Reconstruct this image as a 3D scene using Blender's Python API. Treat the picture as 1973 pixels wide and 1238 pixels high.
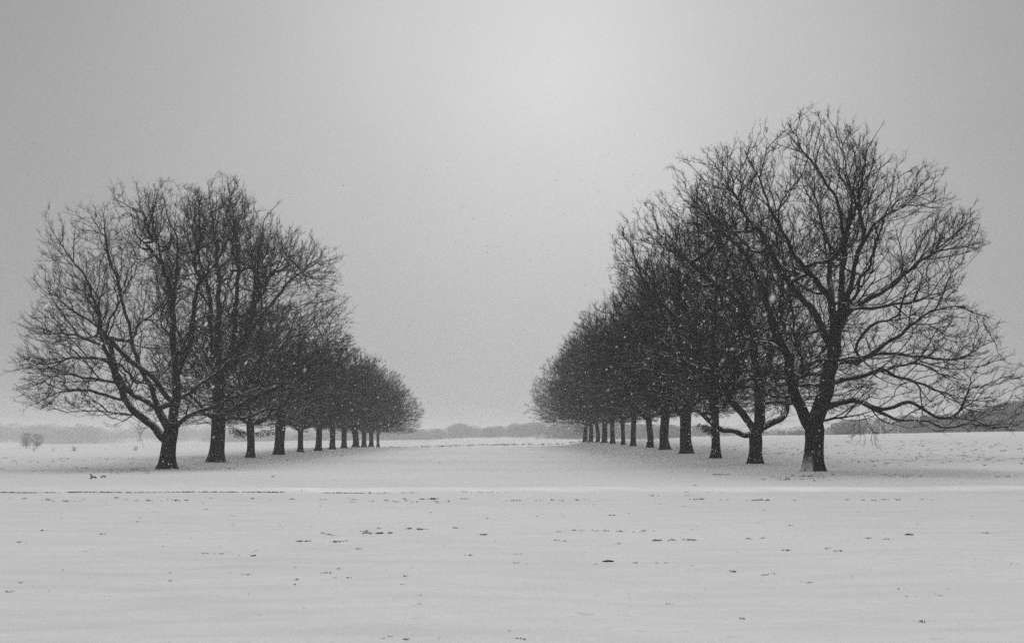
import bpy, math
import numpy as np

# ------------------------------------------------------------------ scene, camera, light
for o in list(bpy.data.objects):
    bpy.data.objects.remove(o)
C = bpy.context.scene.collection
sc = bpy.context.scene
F = 1918.0; PITCH = math.radians(6.63); EYE = np.array([0., 0., 1.7])
cd = bpy.data.cameras.new('camera'); cam = bpy.data.objects.new('camera', cd); C.objects.link(cam)
cam.location = EYE; cam.rotation_euler = (math.pi/2 + PITCH, 0, 0)
cd.sensor_width = 36; cd.lens = F/1973*36; cd.clip_end = 8000; cd.clip_start = 0.05
cd.dof.use_dof = True; cd.dof.focus_distance = 50; cd.dof.aperture_fstop = 5.0
sc.camera = cam
sc.view_settings.view_transform = 'Standard'; sc.view_settings.look = 'None'
sc.view_settings.exposure = 0.0; sc.view_settings.gamma = 1.0
sc.render.engine = 'CYCLES'
cy = sc.cycles
cy.max_bounces = 4; cy.diffuse_bounces = 3; cy.glossy_bounces = 1; cy.volume_bounces = 1
cy.transmission_bounces = 2; cy.transparent_max_bounces = 8
cy.use_denoising = False

SUN_EL = math.radians(22); SUN_AZ = math.radians(2.5)      # behind the cloud, ahead of the camera
sund = np.array([math.sin(SUN_AZ)*math.cos(SUN_EL), math.cos(SUN_AZ)*math.cos(SUN_EL), math.sin(SUN_EL)])
w = bpy.data.worlds.new("World"); sc.world = w; w.use_nodes = True
nt = w.node_tree; N = nt.nodes; Lk = nt.links
N.clear()
out = N.new('ShaderNodeOutputWorld'); bg = N.new('ShaderNodeBackground'); bg.inputs['Strength'].default_value = 0.1
sky = N.new('ShaderNodeTexSky'); sky.sky_type = 'NISHITA'; sky.sun_disc = False
sky.sun_elevation = SUN_EL; sky.sun_rotation = SUN_AZ; sky.dust_density = 5
bw = N.new('ShaderNodeRGBToBW'); Lk.new(sky.outputs[0], bw.inputs[0])
tc = N.new('ShaderNodeTexCoord')
def M(op, a, b=None, c=None, tree=nt, clamp=False):
    n = tree.nodes.new('ShaderNodeMath'); n.operation = op; n.use_clamp = clamp
    for i, v in enumerate((a, b, c)):
        if v is None: continue
        if isinstance(v, (int, float)): n.inputs[i].default_value = v
        else: tree.links.new(v, n.inputs[i])
    return n.outputs[0]
sep = N.new('ShaderNodeSeparateXYZ'); Lk.new(tc.outputs['Generated'], sep.inputs[0])
zc = M('MAXIMUM', sep.outputs['Z'], 0.0)
SKY_HOR, SKY_ZEN = 3.0, 13          # overcast: a cloud deck brighter overhead than at the horizon
zz = M('MULTIPLY', M('SUBTRACT', zc, 0.40), 1/0.5, clamp=True)
over = M('ADD', M('MULTIPLY', M('MULTIPLY', zz, zz), SKY_ZEN), SKY_HOR)
dp = N.new('ShaderNodeVectorMath'); dp.operation = 'DOT_PRODUCT'
Lk.new(tc.outputs['Generated'], dp.inputs[0]); dp.inputs[1].default_value = sund
glow = M('POWER', M('MAXIMUM', dp.outputs['Value'], 0.0), 15.0)
cn = N.new('ShaderNodeTexNoise'); cn.inputs['Scale'].default_value = 3.0; cn.inputs['Detail'].default_value = 5
Lk.new(tc.outputs['Generated'], cn.inputs['Vector'])
cl = M('ADD', M('MULTIPLY', cn.outputs[0], 0.30), 0.85)
tot = M('ADD', M('MULTIPLY', M('ADD', over, M('MULTIPLY', glow, 2.4)), cl), M('MULTIPLY', bw.outputs[0], 0.02))
Lk.new(tot, bg.inputs['Color']); Lk.new(bg.outputs[0], out.inputs[0])
sl = bpy.data.lights.new('sun', 'SUN'); sun = bpy.data.objects.new('sun', sl); C.objects.link(sun)
sl.energy = 0.5; sl.angle = math.radians(40)
sun.rotation_euler = (-(math.pi/2 - SUN_EL), 0, -SUN_AZ)

def ray(px, py):
    u = (px - 986.5)/F; v = (619 - py)/F
    return np.array([u, math.cos(PITCH) - v*math.sin(PITCH), math.sin(PITCH) + v*math.cos(PITCH)])
def at(px, py, D):
    d = ray(px, py); return EYE + d*(D/d[1])
rng = np.random.default_rng(7)

# ------------------------------------------------------------------ helpers
def tag(o, label=None, cat=None, group=None, kind=None):
    if label: o['label'] = label
    if cat: o['category'] = cat
    if group: o['group'] = group
    if kind: o['kind'] = kind
    return o
def mesh_np(name, V, Fc, mats, midx=None, parent=None, smooth=True, k=None):
    """V (n,3), Fc (m,k) faces, all the same size"""
    me = bpy.data.meshes.new(name)
    V = np.ascontiguousarray(V, dtype=np.float32); Fc = np.ascontiguousarray(Fc, dtype=np.int32)
    me.vertices.add(len(V)); me.vertices.foreach_set('co', V.ravel())
    kk = Fc.shape[1]
    me.loops.add(Fc.size); me.loops.foreach_set('vertex_index', Fc.ravel())
    me.polygons.add(len(Fc)); me.polygons.foreach_set('loop_start', np.arange(0, Fc.size, kk, dtype=np.int32))
    me.polygons.foreach_set('loop_total', np.full(len(Fc), kk, dtype=np.int32))
    if smooth: me.polygons.foreach_set('use_smooth', np.ones(len(Fc), dtype=bool))
    for m in mats: me.materials.append(m)
    if midx is not None: me.polygons.foreach_set('material_index', midx.astype(np.int32))
    me.update(calc_edges=True)
    o = bpy.data.objects.new(name, me); C.objects.link(o)
    if parent: o.parent = parent
    return o
def nrm(a):
    return a/np.maximum(np.linalg.norm(a, axis=-1, keepdims=True), 1e-9)
class Waves:                       # smooth 3D noise out of random sines
    def __init__(s, seed, scale, n=14):
        r = np.random.default_rng(seed)
        s.k = nrm(r.normal(size=(n, 3)))*(2*math.pi/scale)*r.uniform(.6, 1.7, (n, 1)); s.p = r.uniform(0, 6.28, n); s.n = n
    def __call__(s, P):
        return np.sin(P@s.k.T + s.p).sum(1)/math.sqrt(s.n/2)

# ------------------------------------------------------------------ materials
def mat(name, col, rough=.9):
    m = bpy.data.materials.new(name); m.use_nodes = True
    b = m.node_tree.nodes['Principled BSDF']
    b.inputs['Base Color'].default_value = (col, col, col, 1); b.inputs['Roughness'].default_value = rough
    b.inputs['Specular IOR Level'].default_value = .2
    return m
def ramp(t, fac, pts):
    n = t.nodes.new('ShaderNodeValToRGB'); t.links.new(fac, n.inputs[0])
    e = n.color_ramp.elements
    while len(e) < len(pts): e.new(.5)
    for i, (p, c) in enumerate(pts): e[i].position = p; e[i].color = (c, c, c, 1)
    return n.outputs[0]
def noise(t, vec, scale, detail=4, rough=.5):
    n = t.nodes.new('ShaderNodeTexNoise'); n.inputs['Scale'].default_value = scale
    n.inputs['Detail'].default_value = detail; n.inputs['Roughness'].default_value = rough
    t.links.new(vec, n.inputs['Vector']); return n.outputs[0]
def mapping(t, vec, s):
    n = t.nodes.new('ShaderNodeMapping'); n.inputs['Scale'].default_value = s; t.links.new(vec, n.inputs[0]); return n.outputs[0]

def bark_material(name, plaster=False):
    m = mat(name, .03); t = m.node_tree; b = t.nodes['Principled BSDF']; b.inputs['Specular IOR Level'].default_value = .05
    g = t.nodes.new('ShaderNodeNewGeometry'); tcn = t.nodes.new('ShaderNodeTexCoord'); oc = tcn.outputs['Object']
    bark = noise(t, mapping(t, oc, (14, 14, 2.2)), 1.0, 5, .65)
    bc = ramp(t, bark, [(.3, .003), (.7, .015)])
    sp = t.nodes.new('ShaderNodeSeparateXYZ'); t.links.new(g.outputs['Normal'], sp.inputs[0])
    up = M('MULTIPLY', M('SUBTRACT', sp.outputs['Z'], .36, tree=t), 2.2, tree=t, clamp=True)
    pn = noise(t, oc, 2.3, 4, .6)
    pat = M('MULTIPLY', M('SUBTRACT', pn, .42, tree=t), 7.0, tree=t, clamp=True)
    sn = M('MULTIPLY', up, pat, tree=t)
    # fine wind-blown grains of snow caught in the bark
    gr = noise(t, oc, 30.0, 2, .5)
    grains = M('MULTIPLY', M('SUBTRACT', gr, .645, tree=t), 12.0, tree=t, clamp=True)
    sn = M('MAXIMUM', sn, M('MULTIPLY', grains, .6, tree=t), tree=t)
    if plaster:                    # snow driven against the foot of the trunk on its left side
        so = t.nodes.new('ShaderNodeSeparateXYZ'); t.links.new(oc, so.inputs[0])
        dv = t.nodes.new('ShaderNodeVectorMath'); dv.operation = 'DOT_PRODUCT'; t.links.new(g.outputs['Normal'], dv.inputs[0]); dv.inputs[1].default_value = (-.86, -.5, 0)
        side = M('MULTIPLY', M('SUBTRACT', dv.outputs['Value'], .30, tree=t), 1.6, tree=t, clamp=True)
        low = M('SUBTRACT', 1.0, M('MULTIPLY', so.outputs['Z'], .75, tree=t), tree=t, clamp=True)
        rid = noise(t, mapping(t, oc, (26, 26, 11)), 1.0, 4, .8)
        pl = M('MULTIPLY', M('SUBTRACT', M('ADD', rid, M('MULTIPLY', M('MULTIPLY', side, low, tree=t), .42, tree=t), tree=t), .70, tree=t), 6.0, tree=t, clamp=True)
        pl = M('MULTIPLY', pl, side, tree=t)
        sn = M('MAXIMUM', sn, M('MULTIPLY', pl, .62, tree=t), tree=t)
    mx = t.nodes.new('ShaderNodeMix'); mx.data_type = 'RGBA'
    t.links.new(sn, mx.inputs['Factor']); t.links.new(bc, mx.inputs['A']); mx.inputs['B'].default_value = (.75, .75, .75, 1)
    t.links.new(mx.outputs['Result'], b.inputs['Base Color'])
    bp = t.nodes.new('ShaderNodeBump'); bp.inputs['Strength'].default_value = .8; bp.inputs['Distance'].default_value = .04
    t.links.new(bark, bp.inputs['Height']); t.links.new(bp.outputs[0], b.inputs['Normal'])
    return m
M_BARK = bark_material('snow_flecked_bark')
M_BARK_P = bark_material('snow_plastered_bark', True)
M_TWIG = mat('twig_bark', .008)
M_LEAF = mat('dead_leaf', .05)

# ------------------------------------------------------------------ terrain
TX = np.array([-250, -160, -80, -23, -6, 4, 9, 14, 40, 80, 160.])
TY = np.array([0, 33, 46, 62, 75, 90, 120, 150, 185, 220, 260, 300, 400, 600, 900, 1400, 3000.])
TZ = np.array([
 [0,0,0,0,0,0,0,0,0,0,0],
 [0,0,0,0,0,0,0,0,.05,.1,.1],
 [-0.3,-.3,-.25,-.1,0,0,.02,.1,.2,.3,.4],
 [-0.5,-.5,-.4,-.3,0,0,.05,.15,.35,.5,.6],
 [-0.5,-.5,-.4,-.1,0,0,.1,.35,.7,.9,1.0],
 [-0.5,-.5,-.4,0,0,0,.12,.55,1.0,1.3,1.5],
 [-0.5,-.5,-.45,.1,0,0,.15,.72,1.5,2.0,2.3],
 [-0.7,-.6,-.5,.2,0,0,.2,.88,2.0,2.6,3.2],
 [-1.8,-1.6,-1.4,-.1,-.02,0,.2,.9,1.9,2.4,3.],
 [-2.4,-2.2,-2,-.6,-.02,.1,.2,.7,1.2,1.4,1.6],
 [-3.0,-2.6,-2.4,-1,-.7,-.5,-.3,0,0,0,0],
 [-3.2,-2.6,-2.4,-1,-.5,-.3,-.2,0,0,0,0],
 [-3.2,-1.2,.4,.7,.8,.9,1,1,.5,.5,.5],
 [-4,-3,-1,0,.3,.3,.3,.3,1,1,1],
 [-4,-3,-2,3,3,3,3,4,6,6,6],
 [0,2,4,12,16,17,18,19,16,16,16],
 [8,22,22,20,22,22,22,22,22,22,22.]])
WV = Waves(3, 9.0); WV2 = Waves(5, 2.2); WV3 = Waves(8, 160.0)
def smooth01(t): return t*t*(3-2*t)
def ground_z(x, y):
    x = np.asarray(x, float); y = np.asarray(y, float)
    i = np.clip(np.searchsorted(TX, x)-1, 0, len(TX)-2); j = np.clip(np.searchsorted(TY, y)-1, 0, len(TY)-2)
    a = smooth01(np.clip((x-TX[i])/(TX[i+1]-TX[i]), 0, 1)); b = np.clip((y-TY[j])/(TY[j+1]-TY[j]), 0, 1)
    b = .5*b + .5*smooth01(b)
    z = (TZ[j, i]*(1-a)+TZ[j, i+1]*a)*(1-b) + (TZ[j+1, i]*(1-a)+TZ[j+1, i+1]*a)*b
    P = np.stack([x.ravel(), y.ravel(), 0*x.ravel()], 1)
    near = np.exp(-np.maximum(y, 0)/90)
    z = z + .022*WV(P).reshape(x.shape)*near + .006*WV2(P).reshape(x.shape)*near
    z = z + WV3(P).reshape(x.shape)*1.6*np.clip((y-600)/500, 0, 1)
    z = z + 8.6*np.exp(-((x-148)/38)**2-((y-520)/55)**2)      # a snowy knoll beyond the right hand wood
    # sunken track crossing in front of the rows, with low banks
    wob = .22*np.sin(x*.13) + .12*np.sin(x*.37+1) + .06*np.sin(x*1.3)
    z = z - .06*np.exp(-((y-32.2-wob)/.55)**2) + .05*np.exp(-((y-33.7-wob)/.5)**2) + .03*np.exp(-((y-30.6-wob)/.6)**2)
    return z
LEFT = [(320,905,20,.93),(417,889.6,14,1.03),(483,880.6,0,.62),(538,876,0,.92),(579,871,0,.56),(612,868,0,.70),
        (640,864,0,.70),(663,863,0,.72),(684,861,0,.90),(701,860.5,0,.74),(715,861,0,.76),(729,862,0,.52)]
RIGHT = [(1568,909,0,.86),(1455,895,0,.72),(1378,881,0,.58),(1324,873,0,.88),(1283,866,0,.80),(1251,861.5,0,.62),
         (1220,859.6,0,.58),(1201,856,0,.48),(1181,855.8,0,.62),(1164,852.7,0,.78),(1150,851.6,0,.62),(1138,851,0,.74),(1127,851,0,.76)]
S = 11.2
DL = [5.5*S + S*k for k in range(12)]; DR = [4.1*S + S*k for k in range(13)]
def place(px, D):
    X = at(px, 860, D)[0]; return np.array([X, D, float(ground_z(X, D))])
posL = [place(t[0], D) for t, D in zip(LEFT, DL)]; posR = [place(t[0], D) for t, D in zip(RIGHT, DR)]

ys = np.unique(np.concatenate([np.linspace(-60, 2, 20), 2*(1.019**np.arange(0, 395)), np.arange(26, 36, .14)]))
ys = ys[ys < 3000]
xs0 = np.sinh(np.linspace(-7.2, 7.2, 420))/np.sinh(7.2)*2200
xs = np.unique(np.concatenate([xs0, np.arange(-40, 40, .45)]))
gx, gy = np.meshgrid(xs, ys)
gz = ground_z(gx, gy)
for p in posL + posR:               # snow heaped a little round each foot
    gz += .10*np.exp(-((gx-p[0])**2 + (gy-p[1])**2)/.9)
V = np.stack([gx.ravel(), gy.ravel(), gz.ravel()], 1)
ny, nx = gx.shape
ii = np.arange(ny*nx).reshape(ny, nx)
Fq = np.stack([ii[:-1, :-1], ii[:-1, 1:], ii[1:, 1:], ii[1:, :-1]], -1).reshape(-1, 4)
# how thin the snow lies (grass shows through): a property of the field
def thin_map(x, y):
    wob = 2.5*np.sin(x*.09+.5) + 1.2*np.sin(x*.27)
    t = np.full(x.shape, .20)
    def band(yc, w): return np.exp(-((y-yc)/w)**2)
    sx = lambda a, b: smooth01(np.clip((x-a)/(b-a), 0, 1))
    t += .50*band(64+wob*.6-.12*(x+20), 8)*(1-sx(-24, -12))
    t += .32*band(84, 10)*(1-sx(-30, -15))
    t += .50*band(43.0+.06*wob, 2.6)*sx(6, 15)
    t += .40*np.clip((y-48)/10, 0, 1)*np.clip((150-y)/40, 0, 1)*sx(14, 22)
    t += .34*band(62+wob*.5, 6)*sx(18, 28)
    t += .30*np.exp(-((x-9.0-.02*(y-100))/1.5)**2)*np.clip((y-70)/30, 0, 1)*np.clip((190-y)/30, 0, 1)
    t += .22*np.exp(-((x+16.5)/2.5)**2)*np.clip((y-60)/30, 0, 1)*np.clip((190-y)/30, 0, 1)
    for p in posL + posR:
        t += .22*np.exp(-((x-p[0])**2 + (y-p[1])**2)/12.0)
    t += .25*np.exp(-((y-222)/8)**2)
    wb = .22*np.sin(x*.13) + .12*np.sin(x*.37+1) + .06*np.sin(x*1.3)
    clean = np.exp(-((y-33.1-wb)/.75)**2)*(.30+.70*sx(-14, -2))*(.72+.28*np.sin(x*.55+2)*np.sin(x*.21))*(.8+.2*np.sin(x*2.3+y*3))
    t += .38*np.exp(-((y-31.5-wb)/.32)**2)*sx(-4, 3)
    return np.clip(t - .5*clean, 0, 1), clean
thin, clean = thin_map(gx, gy)
def ground_material():
    m = mat('snow_over_grass', .7); t = m.node_tree; b = t.nodes['Principled BSDF']
    g = t.nodes.new('ShaderNodeNewGeometry'); P = g.outputs['Position']
    at_ = t.nodes.new('ShaderNodeAttribute'); at_.attribute_name = 'thin'; th = at_.outputs['Fac']
    ac = t.nodes.new('ShaderNodeAttribute'); ac.attribute_name = 'clean'; cln = ac.outputs['Fac']
    big = noise(t, mapping(t, P, (.05, .08, .05)), 1.0, 4, .55)
    st = noise(t, mapping(t, P, (.5, 2.2, 1)), 1.0, 5, .65)
    fine = noise(t, mapping(t, P, (5, 9, 5)), 1.0, 4, .7)
    grit = noise(t, mapping(t, P, (40, 40, 40)), 1.0, 2, .6)
    s = M('ADD', M('MULTIPLY', M('SUBTRACT', st, .5, tree=t), 2.6, tree=t), M('MULTIPLY', M('SUBTRACT', fine, .5, tree=t), 2.4, tree=t), tree=t)
    s = M('ADD', s, M('MULTIPLY', M('SUBTRACT', big, .5, tree=t), 1.5, tree=t), tree=t)
    cover = M('ADD', th, s, tree=t)
    grass = M('MULTIPLY', M('SUBTRACT', cover, .60, tree=t), 1.1, tree=t, clamp=True)
    grass = M('MULTIPLY', grass, .60, tree=t)
    veil = M('MULTIPLY', th, .13, tree=t)
    grass = M('ADD', grass, veil, tree=t, clamp=True)
    snow = M('ADD', M('ADD', .565, M('MULTIPLY', M('SUBTRACT', big, .5, tree=t), .20, tree=t), tree=t),
             M('MULTIPLY', M('SUBTRACT', grit, .5, tree=t), .22, tree=t), tree=t)
    snow = M('ADD', snow, M('MULTIPLY', M('SUBTRACT', st, .5, tree=t), .22, tree=t), tree=t)
    snow = M('ADD', snow, M('MULTIPLY', cln, .17, tree=t), tree=t)
    mx = t.nodes.new('ShaderNodeMix'); mx.data_type = 'RGBA'
    cc = t.nodes.new('ShaderNodeCombineColor')
    for i in range(3): t.links.new(snow, cc.inputs[i])
    t.links.new(grass, mx.inputs['Factor']); t.links.new(cc.outputs[0], mx.inputs['A']); mx.inputs['B'].default_value = (.11, .11, .11, 1)
    t.links.new(mx.outputs['Result'], b.inputs['Base Color'])
    h = M('ADD', M('MULTIPLY', fine, .5, tree=t), M('MULTIPLY', st, 1.0, tree=t), tree=t)
    bp = t.nodes.new('ShaderNodeBump'); bp.inputs['Strength'].default_value = .5; bp.inputs['Distance'].default_value = .05
    t.links.new(h, bp.inputs['Height']); t.links.new(bp.outputs[0], b.inputs['Normal'])
    return m
gr = mesh_np('snowy_ground', V, Fq, [ground_material()])
for nm, arr in (('thin', thin), ('clean', clean)):
    a = gr.data.attributes.new(nm, 'FLOAT', 'POINT'); a.data.foreach_set('value', arr.ravel().astype(np.float32))
tag(gr, kind='structure')

# ------------------------------------------------------------------ tree growing
class Skel:
    def __init__(s): s.P = []; s.par = []; s.rmin = []
    def add(s, p, par, r=0.): s.P.append(np.asarray(p, float)); s.par.append(par); s.rmin.append(r); return len(s.P)-1
    def limb(s, pts, r0, r1, step=.22, par=None, wob=.04, seed=0):
        """pts: (k,3); resampled polyline from node par"""
        pts = [np.asarray(p, float) for p in pts]
        if par is None:
            A = np.array(s.P); par = int(np.argmin(((A - pts[0])**2).sum(1)))
            pts = [s.P[par]] + pts
        elif par >= 0: pts = [s.P[par]] + pts
        pts = np.array(pts)
        # Catmull-Rom through the points
        Q = np.vstack([2*pts[0]-pts[1], pts, 2*pts[-1]-pts[-2]]); dense = []
        for i in range(1, len(Q)-2):
            t = np.linspace(0, 1, 12, endpoint=False)[:, None]
            p0, p1, p2, p3 = Q[i-1], Q[i], Q[i+1], Q[i+2]
            dense.append(.5*((2*p1)+(-p0+p2)*t+(2*p0-5*p1+4*p2-p3)*t**2+(-p0+3*p1-3*p2+p3)*t**3))
        dense = np.vstack(dense+[pts[-1:]])
        L = np.concatenate([[0], np.cumsum(np.linalg.norm(np.diff(dense, axis=0), axis=1))])
        n = max(2, int(L[-1]/step)); tt = np.linspace(0, L[-1], n+1)
        R = np.stack([np.interp(tt, L, dense[:, k]) for k in range(3)], 1)
        r = np.random.default_rng(seed+len(s.P)); ph = r.uniform(0, 6.28, (2, 3))
        env = np.sin(np.linspace(0, math.pi, n+1))[:, None]**.5
        R = R + wob*env*(np.sin(tt[:, None]*2.6+ph[0])+.6*np.sin(tt[:, None]*5.7+ph[1]))
        rr = r1 + (r0-r1)*(1-tt/L[-1])**1.15 if r0 > r1 else np.full(n+1, r0)
        first = 0
        if par < 0: cur = s.add(R[0], -1, rr[0])
        else: cur = par
        ch_ = [cur]
        for k in range(1, n+1): cur = s.add(R[k], cur, rr[k]); ch_.append(cur)
        return ch_
    def shoots(s, chain, env, rnd, gap, length, ang, step, kink, upw, start=.12, O=None, thinner=.0):
        """side branches along a chain of nodes: crooked, forking off at an open angle"""
        made = []; P = s.P; n = len(chain)
        if n < 4: return made
        Ls = [np.linalg.norm(P[chain[k]]-P[chain[k-1]]) for k in range(1, n)]; tot = sum(Ls)
        nxt = tot*start + gap*rnd.random(); acc = 0; az = rnd.uniform(0, 6.28)
        for k in range(1, n):
            acc += Ls[k-1]
            if acc < nxt: continue
            nxt += gap*rnd.uniform(.55, 1.45)
            p = P[chain[k]]
            if thinner and rnd.random() < thinner*np.interp(env.rho(p[None])[0], [.4, .75], [1, 0]): continue
            d = p-P[chain[k-1]]; d = d/(np.linalg.norm(d)+1e-9)
            az += 2.4 + rnd.normal(scale=.5)
            a = np.array([0, 0, 1.]) if abs(d[2]) < .9 else np.array([1., 0, 0])
            u = np.cross(d, a); u /= np.linalg.norm(u); v = np.cross(d, u)
            th = math.radians(rnd.uniform(*ang)); e = d*math.cos(th)+(u*math.cos(az)+v*math.sin(az))*math.sin(th)
            e[2] += upw; e /= np.linalg.norm(e)
            rem = (tot-acc)/tot; L_ = length*(.45+.75*rem)*rnd.uniform(.5, 1.25); m = max(2, int(L_/step))
            cur = chain[k]; q = p.copy(); c = [cur]; bend = rnd.normal(size=3)*.035
            out_ = q-O; out_ /= np.linalg.norm(out_)+1e-9
            for j in range(m):
                e = e + bend + rnd.normal(size=3)*kink + out_*.05 + np.array([0, 0, .03]); e /= np.linalg.norm(e)
                q = q + e*step
                if not env.inside(q): break
                cur = s.add(q, cur); c.append(cur)
                if rnd.random() < .22: bend = rnd.normal(size=3)*.06
            if len(c) > 2: made.append(c)
        return made

def colonize(sk, A, step, dk, di, rnd, up=.06, jit=.22, iters=170, O=None, rad=2.2):
    P = np.array(sk.P); par = list(sk.par); rmin = list(sk.rmin)
    d0 = np.zeros_like(P)
    for i, p in enumerate(par):
        if p >= 0: d0[i] = P[i]-P[p]
    dirs = nrm(d0 + 1e-6)
    cap = 90000; PP = np.zeros((cap, 3)); DD = np.zeros((cap, 3)); n = len(P)
    PP[:n] = P; DD[:n] = dirs; par = np.array(par + [0]*(cap-n)); rm = np.zeros(cap); rm[:n] = rmin
    A = A.astype(np.float32); nd = np.full(len(A), 1e9, np.float32); ni = np.zeros(len(A), int); ns = nd.copy()
    O = np.asarray(O, np.float32); AO = nrm(A-O).astype(np.float32)
    def upd(lo, hi):
        B = PP[lo:hi].astype(np.float32); b2 = (B*B).sum(1)
        for s0 in range(0, len(A), 4000):
            a = A[s0:s0+4000]; ao = AO[s0:s0+4000]; d = np.maximum((a*a).sum(1)[:, None] + b2[None] - 2*a@B.T, 1e-6)
            nd[s0:s0+4000] = np.minimum(nd[s0:s0+4000], d.min(1))
            sc_ = np.sqrt(d); co = ((a*ao).sum(1)[:, None] - ao@B.T)/sc_
            sc_ *= 1 + rad*(1-co)                 # shoots prefer to be reached from the inside outwards
            k = sc_.argmin(1); dm = sc_[np.arange(len(a)), k]
            better = dm < ns[s0:s0+4000]
            ns[s0:s0+4000][better] = dm[better]; ni[s0:s0+4000][better] = lo + k[better]
    upd(0, n)
    grown = {}
    for it in range(iters):
        keep = nd > dk*dk
        A = A[keep]; nd = nd[keep]; ni = ni[keep]; ns = ns[keep]; AO = AO[keep]
        act = ns < di*1.6
        if len(A) == 0 or not act.any(): break
        v = A[act] - PP[ni[act]]; v = nrm(v)
        acc = np.zeros((n, 3)); np.add.at(acc, ni[act], v)
        src = np.unique(ni[act])
        g = nrm(acc[src]); g = nrm(g + .5*DD[src] + rnd.normal(scale=jit, size=g.shape) + np.array([0, 0, up]))
        new = PP[src] + g*step
        # do not regrow the very same shoot
        ok = np.ones(len(src), bool)
        for q, sidx in enumerate(src):
            c = grown.get(int(sidx), 0)
            if c >= 3: ok[q] = False
            else: grown[int(sidx)] = c+1
        dead = src[~ok]
        if len(dead):
            bad = np.isin(ni, dead); A = A[~bad]; nd = nd[~bad]; ni = ni[~bad]; ns = ns[~bad]; AO = AO[~bad]
        new = new[ok]; g = g[ok]; src = src[ok]
        m = len(new)
        if m == 0: continue
        if n+m > cap: break
        PP[n:n+m] = new; DD[n:n+m] = g; par[n:n+m] = src
        lo = n; n += m
        if len(A): upd(lo, n)
    return PP[:n], par[:n], rm[:n]

def radii(P, par, rmin, rbase, rtip):
    n = len(P); ch = np.zeros(n, int)
    np.add.at(ch, par[par >= 0], 1)
    leaves = max((ch == 0).sum(), 2)
    e = math.log(leaves)/math.log(rbase/rtip)
    acc = np.where(ch == 0, rtip**e, 0.)
    for i in range(n-1, 0, -1):
        if par[i] >= 0: acc[par[i]] += acc[i]
    r = acc**(1/e)
    return np.maximum(r, rmin), ch

def tubes(P, par, r, sel, sides, nodedir, main):
    """edges (par->i) for i in sel"""
    i = sel; p = par[i]
    Pa, Pb = P[p], P[i]
    e = nrm(Pb-Pa)
    cont = main[p] == i
    ra = np.where(cont, r[p], np.minimum(r[i]*1.25, r[p])); rb = r[i]
    da = np.where(cont[:, None], nodedir[p], e); db = nodedir[i]
    ax = np.argmin(np.abs(e), 1); ref = np.zeros_like(e); ref[np.arange(len(e)), ax] = 1
    th = np.arange(sides)/sides*2*math.pi
    def ring(c, d, rad):
        u = nrm(np.cross(d, ref)); v = np.cross(d, u)
        return c[:, None] + rad[:, None, None]*(np.cos(th)[None, :, None]*u[:, None]+np.sin(th)[None, :, None]*v[:, None])
    V = np.concatenate([ring(Pa, da, ra), ring(Pb, db, rb)], 1).reshape(-1, 3)
    k = np.arange(sides); k2 = (k+1) % sides
    f = np.stack([k, k2, k2+sides, k+sides], 1)
    Fc = (np.arange(len(i))*2*sides)[:, None, None] + f[None]
    return V, Fc.reshape(-1, 4)

def prisms(A, B, ra, rb):
    e = nrm(B-A); ax = np.argmin(np.abs(e), 1); ref = np.zeros_like(e); ref[np.arange(len(e)), ax] = 1
    u = nrm(np.cross(e, ref)); v = np.cross(e, u); th = np.arange(3)/3*2*math.pi
    def ring(c, rad): return c[:, None] + rad[:, None, None]*(np.cos(th)[None, :, None]*u[:, None]+np.sin(th)[None, :, None]*v[:, None])
    V = np.concatenate([ring(A, ra), ring(B, rb)], 1).reshape(-1, 3)
    f = np.array([[0, 1, 4, 3], [1, 2, 5, 4], [2, 0, 3, 5]])
    return V, ((np.arange(len(A))*6)[:, None, None]+f[None]).reshape(-1, 4)

def twigs(P, par, r, ch, rnd, per, L, rt, O, env, inner, upw=.12, rmax=.035, droop=None):
    """sprays of fine crooked twigs on the thin shoots"""
    cand = np.where((r < rmax) & (par >= 0))[0]
    k = rnd.poisson(per*np.interp(env.rho(P[cand]), [.3, .5, .75, 1.0], [inner*.6, inner, .9, 1.2])*np.where(ch[cand] == 0, 2.0, 1.0)*np.where(r[cand] < .018, 1.0, .55))
    idx = np.repeat(cand, k)
    if len(idx) == 0: return None
    a = P[par[idx]]; b = P[idx]; t = rnd.uniform(0, 1, (len(idx), 1))
    o = a + (b-a)*t; d = nrm(b-a)
    d = nrm(d*.9 + rnd.normal(scale=.42, size=d.shape) + .38*nrm(o-O) + np.array([0, 0, upw]))
    As, Bs, Ra, Rb = [], [], [], []
    ln = L*rnd.uniform(.45, 1.25, (len(idx), 1)); cur = o; nodes = [o]; dirs = [d]
    for s_ in range(3):
        nx_ = cur + d*ln/3
        As.append(cur); Bs.append(nx_); q = rt*(1-.22*s_); Ra.append(np.full(len(idx), q)); Rb.append(np.full(len(idx), q*.8))
        nodes.append(nx_); dirs.append(d); cur = nx_
        d = nrm(d + rnd.normal(scale=.17, size=d.shape) + np.array([0, 0, .06]))
    # side twiglets
    for j in range(1, 4):
        for rep in range(2):
            m = rnd.random(len(idx)) < (.75 if j < 3 else .9)
            o2 = nodes[j][m]; d2 = nrm(dirs[j][m]*.8 + rnd.normal(scale=.75, size=o2.shape))
            l2 = L*.42*rnd.uniform(.4, 1.2, (m.sum(), 1)); e2 = o2 + d2*l2
            As.append(o2); Bs.append(e2); Ra.append(np.full(len(o2), rt*.7)); Rb.append(np.full(len(o2), rt*.55))
    return np.vstack(As), np.vstack(Bs), np.concatenate(Ra), np.concatenate(Rb)

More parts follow.
